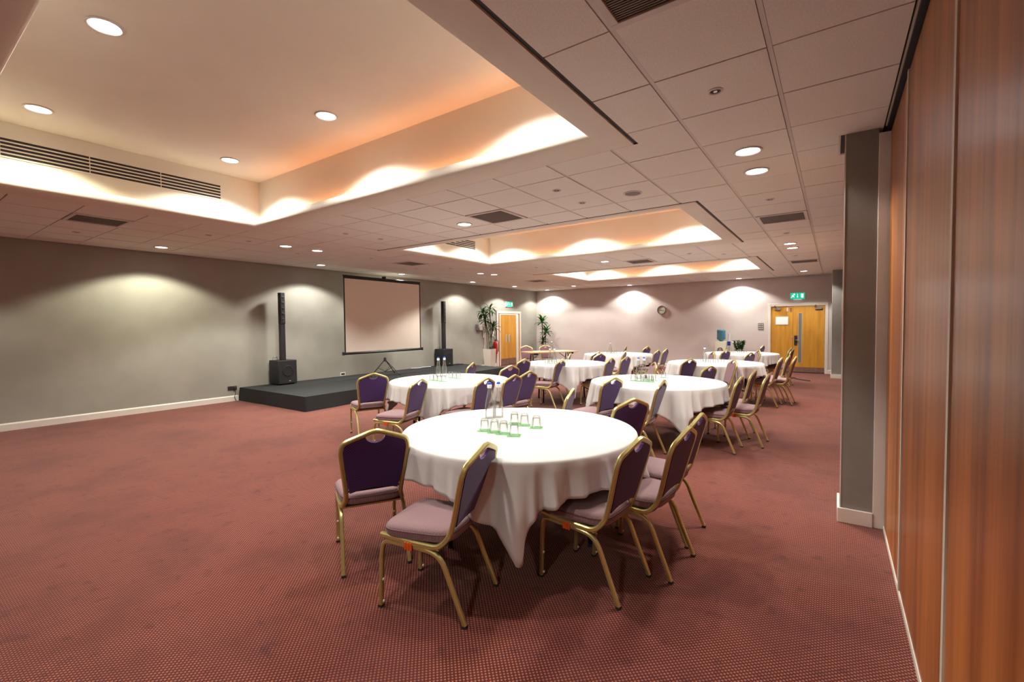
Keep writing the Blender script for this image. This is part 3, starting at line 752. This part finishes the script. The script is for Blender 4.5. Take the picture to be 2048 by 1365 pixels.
# water cooler and small plant at the back wall
wc=thing('water_cooler','cream water cooler with an upturned blue bottle at the back wall','water cooler',(-2.97,15.88,0))
cb_=obj('cabinet',BOX(-.15,-.16,0,.15,.16,.93,bev=.012),M_['cooler'],wc,smooth=30)
obj('drip_recess',ylathe([(.085,.165),(.085,.172),(.065,.174),(.06,.165)],24),M_['greyplastic'],cb_).location=(0,0,.66)
for x in (-.03,.03): obj('tap',BOX(x-.012,-.19,.66,x+.012,-.16,.71),M_['bluelabel'] if x<0 else M_['red'],cb_)
obj('water_bottle',lathe([(.05,.93),(.06,.96),(.125,1.0),(.132,1.03),(.124,1.09),(.130,1.13),(.124,1.18),(.130,1.24),(.128,1.28),(.11,1.305),(0,1.31)],28),M_['waterblue'],wc,smooth=50)
cd_=thing('cup_dispenser','clear cup dispenser with a blue label beside the water cooler','dispenser',(-2.745,15.93,0))
obj('stand',BOX(-.012,-.012,0,.012,.012,.8),M_['alu'],cd_); obj('tube',lathe([(.035,.80),(.035,1.16),(.038,1.18),(0,1.18)],16),M_['paper'],cd_,smooth=40); obj('label',BOX(-.05,-.042,.80,.05,-.036,.93),M_['bluelabel'],cd_)
sp=thing('leafy_plant','low dark green leafy plant on a stand at the back wall','plant',(-2.42,15.75,0))
obj('pot',lathe([(.10,0),(.14,.42),(.13,.42),(.12,.40),(0,.40)],20),M_['pot'],sp,smooth=40)
LM3=[leaf_mesh(.12,.030,.2,'leaf')]
for k in range(13):
    a=k*2.4; ln=.36+.14*rg.random(); dx,dy=.17*math.cos(a)*(.3+.7*rg.random()),.16*math.sin(a)*rg.random()
    pts=spline([(0,0,.40),(dx*.5,dy*.5,.40+ln*.6),(dx,dy,.44+ln)],4)
    stem=obj('stem',sweep(pts,.012,round_=True),M_['leaf'],sp)
    for i,q in enumerate(pts[2:]):
        for s_ in (-1,1):
            o=bpy.data.objects.new('leaf',LM3[0]); COL.objects.link(o); o.parent=stem; o.location=q; o.rotation_euler=(0,-.5,a+s_*1.2+rg.uniform(-.3,.3))

# ------------------------------------------------------------------ tables
def table_base(label,x,y,rz,rt):
    t=thing('round_table',label,'table',(x,y,0),rz)
    obj('tabletop',lathe([(0,.718),(rt-.014,.718),(rt-.008,.724),(rt-.008,.738),(rt-.014,.743),(0,.743)],48),M_['black'],t,smooth=40)
    for sx_ in (-1,1):
        for sy in (-1,1):
            lg=obj('leg',sweep([(sx_*.48,sy*.30,.015),(sx_*.45,sy*.30,.72)],.034,round_=True),M_['blackmetal'],t)
            obj('rubber_foot',lathe([(0,0),(.02,0),(.02,.02),(0,.02)],10,c=(sx_*.48,sy*.30,0)),M_['rubber'],lg)
        obj('cross_rail',sweep([(sx_*.47,-.30,.22),(sx_*.47,.30,.22)],.024,round_=True),M_['blackmetal'],t)
        obj('apron_rail',BOX(sx_*.45-.02,-.36,.675,sx_*.45+.02,.36,.718),M_['blackmetal'],t)
    return t
def tablecloth(label,x,y,rt,corner,seed,a=1.045,zt=.7505):
    g=random.Random(seed); nphi=480; bm=bmesh.new()
    ph=[g.uniform(0,6.28) for _ in range(8)]
    radii=[.0,.2,.4,.6,.72,rt-.03]
    rings=[]
    folds=[]
    for q in range(4):
        cpos=R(corner)+q*PI/2
        folds+= [(cpos-.03,.07,.9),(cpos+.075,.025,.5),(cpos-.19,.04,-.6),(cpos+.125,.022,-1.0),(cpos+.20,.035,.8),(cpos-.31,.05,.65),(cpos+.31,.03,-.6)]
        for k in range(4): folds.append((cpos+.45+k*.22+g.uniform(-.06,.06),g.uniform(.022,.05),g.choice((-1,1,1))*g.uniform(.4,.95)))
    cols=[]
    for i in range(nphi):
        p=2*PI*i/nphi; d=((p-R(corner)+PI/4)%(PI/2))-PI/4          # signed angle to the nearest corner
        side=int(((p-R(corner)+PI/4)%(2*PI))//(PI/2))
        ad=abs(d)/(PI/4); dm=(PI/4)*ad**(.36 if d>0 else .84)                          # cloth angle compressed towards the corner
        L_=min(a/math.cos(PI/4-dm),a*1.34)
        drop=L_-rt
        # folds: deep crease pair beside the corner, softer ones along the side
        fold=0
        for (fp,fw_,fa) in folds:
            q=((p-fp+PI)%(2*PI))-PI
            if abs(q)<.5: fold+=fa*math.exp(-(q/fw_)**2)
        soft=.22*math.sin(p*13+ph[side])+.16*math.sin(p*23+ph[side+1])+.10*math.sin(p*41+ph[(side+2)])
        col=[]
        for r_ in radii[1:]: col.append((r_,zt+.0012*math.sin(p*3+ph[3])*(r_>.6)))
        col.append((rt,zt-.001)); col.append((rt+.006,zt-.007)); col.append((rt+.0095,zt-.018))
        n=11
        for k in range(1,n+1):
            t=k/n; dr=.018+(drop-.018)*t
            amp=min(1.25,dr/.24)
            rad=rt+.012+dr*.05+amp**1.2*(.050*fold+.034*(soft+.35))
            z=zt-dr*(.985)
            col.append((max(rad,rt+.0105),z))
        cols.append([bm.verts.new((r_*math.cos(p),r_*math.sin(p),z)) for r_,z in col])
    c=bm.verts.new((0,0,zt))
    for i in range(nphi):
        A,B=cols[i],cols[(i+1)%nphi]
        bm.faces.new((c,A[0],B[0]))
        for k in range(len(A)-1): bm.faces.new((A[k],A[k+1],B[k+1],B[k]))
    o=obj('tablecloth',bm,M_['cloth'],smooth='all'); o.location=(x,y,0)
    sd=o.modifiers.new('thickness','SOLIDIFY'); sd.thickness=.0015; sd.offset=1
    return tag(o,label,'tablecloth')
TB=[('the nearest round table',-1.914,2.80,.845,-54.8,24,35),('the round table beside the stage',-4.47,4.81,.83,-60,20,40),('the second round table in the right-hand row',-1.94,6.10,.85,-51.6,31,35),
('the second round table in the left-hand row',-4.43,8.12,.82,-49,43,40),('the third round table in the right-hand row',-1.91,9.56,.85,-60,57,35),('the farthest round table in the left-hand row',-4.55,11.19,.845,-50,66,38),('the farthest round table, by the double door',-1.93,12.81,.84,-55,71,33)]
for n_,x,y,rt,cn,seed,rz in TB:
    table_base('black folding '+n_[4:]+', hidden under its cloth',x,y,R(rz),rt)
    tablecloth('white tablecloth draped over '+n_,x,y,rt,cn,seed)

# rectangular presentation table
rt_=thing('folding_table','bare beech top folding table with black legs near the back wall','table',(-6.85,11.66,0),R(58))
obj('tabletop',BOX(-.75,-.375,.712,.75,.375,.74,bev=.003),M_['beech'],rt_)
for s_ in (-1,1):
    for q in (-1,1): obj('leg',sweep([(s_*.58,q*.20,.03),(s_*.58,q*.05,.70)],.03,round_=True),M_['blackmetal'],rt_)
    obj('foot_bar',BOX(s_*.58-.02,-.33,.0,s_*.58+.02,.33,.03),M_['blackmetal'],rt_)
    obj('brace',sweep([(s_*.58,0,.50),(s_*.30,0,.70)],.016),M_['greyplastic'],rt_)
    obj('hinge_block',BOX(s_*.58-.05,-.30,.665,s_*.58+.05,-.22,.712),M_['black'],rt_)

# ------------------------------------------------------------------ chairs
ZS=.81
def back_pts(side=1):
    return
def frame_half(s):
    return [(s*.192,.500,.400),(s*.200,.30,.388),(s*.190,.150,.378),(s*.166,.098,.435),(s*.172,.070,.520),(s*.190,.035,.655),(s*.202,.006,.765),(s*.188,-.010,.815),(s*.150,-.018,.832),(s*.030,-.034,.876),(0,-.036,.882)]
def make_chair():
    t=thing('banquet_chair','','chair')
    L_=frame_half(-1); Rr=frame_half(1)[::-1][1:]
    rad={1:.02,2:.06,3:.06,4:.08,5:.1,6:.04,7:.03,8:.03,9:.04,10:.05}
    rad.update({20-k:v for k,v in list(rad.items())})
    path=fillet(L_+Rr,rad,5)
    obj('back_frame',sweep(path,.027,.028,up=(1,0,0)),M_['gold'],t,smooth=30)
    # backrest pad: outline in tilted plane
    def tilt(x,z,off): # y from z along the leaning back
        ys_=[(.435,.098),(.52,.070),(.655,.035),(.775,.002),(.836,-.012),(.90,-.038)]
        for (za,ya_),(zb_,yb_) in zip(ys_,ys_[1:]):
            if z<=zb_ or zb_==.90:
                y=ya_+(yb_-ya_)*(z-za)/(zb_-za); break
        return (x,y+off,z)
    out=[(0,.500),(.05,.497),(.10,.490),(.148,.477),(.158,.52),(.166,.57),(.178,.65),(.186,.72),(.192,.765),(.184,.795),(.170,.810),(.14,.823),(.10,.838),(.068,.850)]
    scoop=[(.060*math.cos(R(a)),.852-.042*math.sin(R(a))) for a in (0,22,45,68,90)]
    half=out+scoop
    poly=half+[(-x,z) for x,z in half[::-1][1:-1]]
    def pad(off0,off1,inset):
        bm=bmesh.new()
        A=[bm.verts.new(tilt(x,z,off0)) for x,z in poly]
        cz=.65; B=[bm.verts.new(tilt(x*(1-inset),cz+(z-cz)*(1-inset),off1)) for x,z in poly]
        n=len(poly)
        for i in range(n): bm.faces.new((A[i],A[(i+1)%n],B[(i+1)%n],B[i]))
        # cap as strips between mirrored points
        for V in (A,B):
            bm.faces.new(V)
        return bm
    br=obj('backrest',pad(.001,.020,.05),M_['mauveback'],t,smooth=35); br['label']='mauve padded front of the backrest'
    bp=obj('back_panel',pad(0,-.014,.03),M_['purple'],t,smooth=35); bp['label']='dark purple upholstered rear of the backrest'
    lo=obj('lower_rail',sweep([(-.165,.082,.492),(.165,.082,.492)],.014,round_=True),M_['black'],t)
    # seat cushion
    def outline(s,z):
        pts=[]
        for i in range(28):
            a=2*PI*i/28; c,sn=math.cos(a),math.sin(a)
            x=math.copysign(abs(c)**.42,c); y=math.copysign(abs(sn)**.42,sn)
            wdt=.205+.018*y
            pts.append((x*wdt*s,.292+y*.208*s,z))
        return pts
    bm=bmesh.new(); rings=[]
    for s,z in ((.93,.398),(.985,.404),(1.0,.416),(1.0,.432),(.988,.447),(.955,.458),(.90,.465),(.75,.471),(.45,.475),(.15,.476)):
        rings.append([bm.verts.new(p) for p in outline(s,z)])
    for a,b in zip(rings,rings[1:]):
        for i in range(28): bm.faces.new((a[i],a[(i+1)%28],b[(i+1)%28],b[i]))
    bm.faces.new(rings[0]); bm.faces.new(rings[-1])
    seat=obj('seat',bm,M_['mauvefab'],t,smooth='all')
    pp=outline(1.003,.442); obj('piping',sweep(pp+pp[:1],.007,round_=True,close=False),M_['mauvedark'],seat,smooth='all')
    obj('seat_pan',BOX(-.17,.12,.384,.17,.46,.398),M_['black'],t)
    for s in (-1,1):
        x=s*.196
        pf=fillet([(x*1.0,.508,0.012),(x,.497,.30),(x,.480,.372),(x,.30,.366)],{1:.04,2:.06},6)
        lg=obj('leg',sweep(pf,.023,.024,up=(1,0,0)),M_['gold'],t,smooth=35)
        obj('foot_cap',BOX(x-.0125,.496,0,x+.0125,.521,.014),M_['rubber'],lg)
        for z in (.035,.155): obj('stacking_stud',ylathe([(.0,.0),(.008,.0),(.007,.006),(0,.008)],8),M_['stud'],lg).location=(x,.492,z)
        pr=fillet([(x,.30,.366),(x,.140,.352),(x,.075,.19),(x*1.02,.0,.012)],{1:.09,2:.03},6)
        lg=obj('leg',sweep(pr,.023,.024,up=(1,0,0)),M_['gold'],t,smooth=35)
        obj('foot_cap',BOX(x*1.02-.0125,-.012,0,x*1.02+.0125,.013,.014),M_['rubber'],lg)
    for y in (.42,.16): obj('stretcher',BOX(-.19,y-.010,.362,.19,y+.010,.382),M_['gold'],t)
    return t
def clip(parent,s=-1):
    bm=bmesh.new(); x=s*.204
    for k in range(3): box(bm,x-.013,.295+k*.017,.348,x+.013,.309+k*.017,.392,bev=.004)
    box(bm,x-.009,.295,.352,x+.009,.343,.388)
    return obj('linking_clip',bm,M_['orange'],parent)
chair0=make_chair()
clip0=None
CH=[ # x,y,facing deg,label,clip
(-2.297,1.850,149.8,'purple banquet chair leftmost at the nearest round table, turned towards the stage',0),
(-1.567,1.914,194.0,'purple-backed chair with an orange clip, front centre, before the hanging cloth corner',1),
(-.909,2.476,175.6,'nearest of three chairs along the right of the front table, orange clip on its rail',1),
(-.750,2.876,175.8,'middle chair of the three tucked along the right side of the nearest table',1),
(-.788,3.366,177,'farthest of the three chairs tucked along the right side of the nearest table',0),
(-1.381,3.675,156,'chair with a visible back just beyond the right rim of the nearest table',0),
(-2.123,3.991,197,'edge-on chair just beyond the nearest table, only its narrow back showing',0),
(-5.06,4.00,156,'leftmost chair at the table beside the stage, its back to the camera',0),
(-4.134,3.888,196,'chair with an orange clip at the near side of the table beside the stage',1),
(-3.438,4.311,184.6,'chair behind the water bottles of the nearest table, at the right of the stage-side table',0),
(-3.339,4.751,181.3,'second of the chairs lined up right of the stage-side table',0),
(-3.417,5.215,175,'third of the chairs lined up right of the stage-side table',0),
(-5.050,5.975,198,'chair beyond the stage-side table, seen edge-on against the black stage',0),
(-4.137,5.805,169,'chair at the far right rim of the table beside the stage',0),
(-4.722,7.075,174.8,'chair at the near left of the second table in the left-hand row',0),
(-4.165,7.483,184,'side-on chair at the near side of the second table in the left-hand row',0),
(-4.105,9.072,165,'nearer of two overlapping chair backs at the far right of the second left-hand table',0),
(-4.40,9.60,165,'dark-backed chair just behind another, far right of the second left-hand table',0),
(-3.386,7.960,180,'chair at the right side of the second left-hand table',0),
(-4.708,8.847,202,'edge-on chair beyond the second left-hand table below the beech table',0),
(-2.231,5.298,166.6,'chair at the near left of the second right-hand table',0),
(-1.643,5.343,182.9,'side-on chair at the near side of the second right-hand table',0),
(-.917,5.948,177.6,'nearest of the three chairs at the right side of the second right-hand table',0),
(-.890,6.843,178.5,'farthest of the three chairs at the right side of the second right-hand table',0),
(-.687,6.424,178.6,'outermost of three chairs right of the second right-hand table, with an orange clip',1),
(-2.174,8.714,156.7,'chair at the near left of the third right-hand table',0),
(-1.521,7.219,162,'chair just beyond the second right-hand table, its back to the camera',0),
(-.799,9.540,175.4,'nearest chair at the right side of the third right-hand table, with an orange clip',1),
(-.731,10.249,176.7,'chair behind the nearest one at the right side of the third right-hand table',0),
(-.606,9.919,177.2,'outermost chair at the right side of the third right-hand table',0),
(-3.323,8.565,176.3,'farther chair of the two at the right side of the second left-hand table',0),
(-4.05,10.35,190,'edge-on chair at the near side of the farthest left-hand table',0),
(-4.913,12.632,193.7,'narrow edge-on chair back beyond the farthest left-hand table',0),
(-4.258,12.518,170,'chair with its back showing beyond the farthest left-hand table',0),
(-3.458,10.909,177,'nearer of the two chairs at the right of the farthest left-hand table',0),
(-3.457,11.577,179,'farther of the two chairs at the right of the farthest left-hand table',0),
(-2.42,7.42,212,'mauve-fronted chair turned towards the camera just beyond the second right-hand table',0),
(-1.43,8.60,209,'mauve-fronted turned chair at the near side of the third right-hand table',0),
(-2.126,11.889,161.5,'purple chair back at the near left of the farthest right-hand table',0),
(-2.20,10.78,208,'mauve-fronted turned chair beyond the left of the third right-hand table',0),
(-1.464,10.803,160.7,'purple chair back just beyond the third right-hand table',0),
(-1.46,12.00,203,'mauve-fronted turned chair at the near side of the table by the double door',0),
(-1.643,14.409,171.7,'chair beyond the farthest right-hand table, before the back wall',0),
(-.90,13.25,175,'farther of the two chairs right of the farthest right-hand table',0),
(-.83,12.75,175,'nearer of the two chairs right of the farthest right-hand table, with an orange clip',1),
(-7.637,11.60,322,'chair behind the left end of the beech table, mauve front to the room',0),
(-7.29,12.15,326,'chair behind the middle of the beech table, mauve front to the room',0)]
def settle(x,y,a,most):
    """draw a chair back clear of any table edge it would cut into"""
    f=Vector((math.cos(R(a)),math.sin(R(a)))); side=Vector((f.y,-f.x))
    def gap(p):
        g=9; tb=None
        for n_,tx,ty,rt,*_ in TB:
            for k in range(-4,5):
                for q in (-.005,.02):
                    d=(p+f*q+side*(.052*k)-Vector((tx,ty))).length-(rt+.012)
                    if d<g: g,tb=d,(tx,ty)
        return g,tb
    p=Vector((x,y)); v=p.normalized()
    for it in range(60):
        g,tb=gap(p)
        if g>=0 or (p-Vector((x,y))).length>most: break
        c=Vector(tb); dr=v if p.length>c.length else -v
        if abs(dr.dot((p-c).normalized()))<.5: dr=(p-c).normalized()
        p=p+dr*.015
    return p.x,p.y
for k,(x,y,a,l,cl) in enumerate(CH):
    x,y=settle(x,y,a,(.05,.015)[k] if k<2 else .2)
    o=chair0 if k==0 else copy_tree(chair0)
    o.location=(x,y,0); o.rotation_euler=(0,0,R(a)-PI/2); tag(o,l,'chair','purple banquet chairs around the tables')
    if cl:
        if clip0 is None: clip0=clip(o)
        else:
            c=clip0.copy(); COL.objects.link(c); c.parent=o

# ------------------------------------------------------------------ glasses, bottles, coasters
def make_glass():
    # upturned tumbler: rim down, thick base up, faceted panels
    bm=lathe([(.0365,0),(.0362,.002),(.0355,.022),(.0318,.072),(.0300,.082),(.0270,.086),(0,.086),],18)
    b2=lathe([(0,.072),(.0270,.072),(.0292,.066),(.0335,.020),(.0345,.001),(.0365,0)],18)
    merge(bm,b2); bmesh.ops.remove_doubles(bm,verts=bm.verts,dist=1e-5)
    return obj('tumbler',bm,M_['glass'],smooth=50)
def make_bottle():
    t=thing('water_bottle','','bottle')
    prof=[(0,0),(.034,0),(.038,.006),(.0385,.10),(.036,.13),(.024,.185),(.0165,.225),(.0145,.262),(.0165,.266),(.0165,.272),(.011,.272)]
    inner=[(.011,.272),(.0118,.225),(.021,.18),(.033,.13),(.0355,.10),(.035,.010),(0,.008)]
    obj('body',lathe(prof+inner[1:],22),M_['glass'],t,smooth=50)
    cl=obj('collar',lathe([(.0155,.250),(.0195,.252),(.0195,.276),(.0155,.280),(.014,.276)],16),M_['collar'],t,smooth=40)
    obj('cap',lathe([(.0,.298),(.012,.297),(.0165,.288),(.0155,.277),(.0,.277)],16),M_['bluecap'],t,smooth=40)
    obj('wire_bail',sweep([(.019,0,.262),(.023,0,.24),(.020,.0,.20)],.003,round_=True),M_['chrome'],t)
    return t
gl0=make_glass(); bt0=make_bottle()
ng=nb=0
co0=obj('coaster',BOX(-.047,-.047,0,.047,.047,.0022,bev=.0006),M_['coaster'])
SETS=[('the nearest round table',0,[(-2.08,2.60),(-1.99,2.60),(-1.91,2.60),(-1.81,2.59),(-2.03,2.91),(-1.93,2.90),(-1.81,2.88)],[(-2.32,2.97),(-2.28,3.04)],4,20),
('the stage-side round table',1,[(-4.65,4.63),(-4.56,4.61),(-4.47,4.60),(-4.38,4.59),(-4.63,5.00),(-4.54,4.98),(-4.43,4.95)],[(-4.85,4.97),(-4.83,5.08)],4,10),
('the second right-hand table',2,[(-2.21,5.97),(-2.13,5.97),(-2.05,5.98),(-1.97,5.98),(-2.08,6.14),(-1.99,6.14),(-1.98,6.55)],[(-2.24,6.25),(-2.19,6.34)],4,10),
('the second left-hand table',3,[(-4.66,7.81),(-4.57,7.82),(-4.49,7.87),(-4.46,7.99),(-4.55,8.41)],[(-4.76,8.11),(-4.69,8.17)],5,10),
('the third right-hand table',4,[(-2.10,9.40),(-2.01,9.40),(-1.92,9.40),(-1.83,9.39),(-1.74,9.45)],[(-2.12,9.71)],5,10),
('the farthest left-hand table',5,[(-4.80,11.15),(-4.71,11.19),(-4.62,11.20),(-4.53,11.22)],[(-4.87,11.46)],4,10),
('the table by the double door',6,[(-2.14,12.85),(-2.05,12.90),(-1.95,12.90),(-1.85,12.93),(-2.02,13.15)],[(-2.20,13.30)],5,10)]
ordn=['first','second','third','fourth','fifth']
used_g=used_b=used_c=False
for name,ti,gs,bs,nf,ca in SETS:
    z=.7515
    for k,(x,y) in enumerate(gs):
        if ti<4:
            c=co0 if not used_c else co0.copy()
            if used_c: COL.objects.link(c)
            used_c=True; c.location=(x,y-.004,z); c.rotation_euler=(0,0,R(ca+rnd.uniform(-15,15)))
            tag(c,('green square paper coaster under the %s front-row glass on %s'%(ordn[k],name)) if k<nf else ('green square paper coaster under the %s back-row glass on %s'%(ordn[k-nf],name)),'coaster','green coasters')
        g_=gl0 if not used_g else gl0.copy()
        if used_g: COL.objects.link(g_)
        used_g=True; g_.location=(x,y,z+(.0023 if ti<4 else .0002)); g_.rotation_euler=(0,0,rnd.uniform(0,3))
        tag(g_,('upturned tumbler, %s from left in the front row on %s'%(ordn[k],name)) if k<nf else ('upturned tumbler, %s from left in the back row on %s'%(ordn[k-nf],name)),'glass','upturned tumblers')
    for k,(x,y) in enumerate(bs):
        b=bt0 if not used_b else copy_tree(bt0); used_b=True
        b.location=(x,y,z); b.rotation_euler=(0,0,rnd.uniform(0,6))
        tag(b,('blue-capped glass water bottle, %s of the pair on %s'%(('left','right')[k],name)) if len(bs)>1 else 'single blue-capped glass water bottle on %s'%name,'bottle','glass water bottles')
pp=obj('paper_sheet',BOX(-.15,-.105,0,.15,.105,.0012),M_['paper']); pp.location=(-1.84,2.755,.7515); pp.rotation_euler=(0,0,R(8)); tag(pp,'white paper sheet lying among the glasses on the nearest table','paper')
b=copy_tree(bt0); b.location=(-6.98,12.0,.741); tag(b,'single glass water bottle on the bare beech table','bottle','glass water bottles')
g_=gl0.copy(); COL.objects.link(g_); g_.location=(-7.28,11.36,.741); tag(g_,'upturned tumbler at the left end of the beech table','glass','upturned tumblers')
for (x,y,a),l in (((-7.13,11.5,50),'white papers at the left end of the beech table'),((-6.75,12.05,62),'white papers near the bottle on the beech table')):
    p_=obj('paper_sheet',BOX(-.15,-.105,0,.15,.105,.003),M_['paper']); p_.location=(x,y,.741); p_.rotation_euler=(0,0,R(a)); tag(p_,l,'paper')
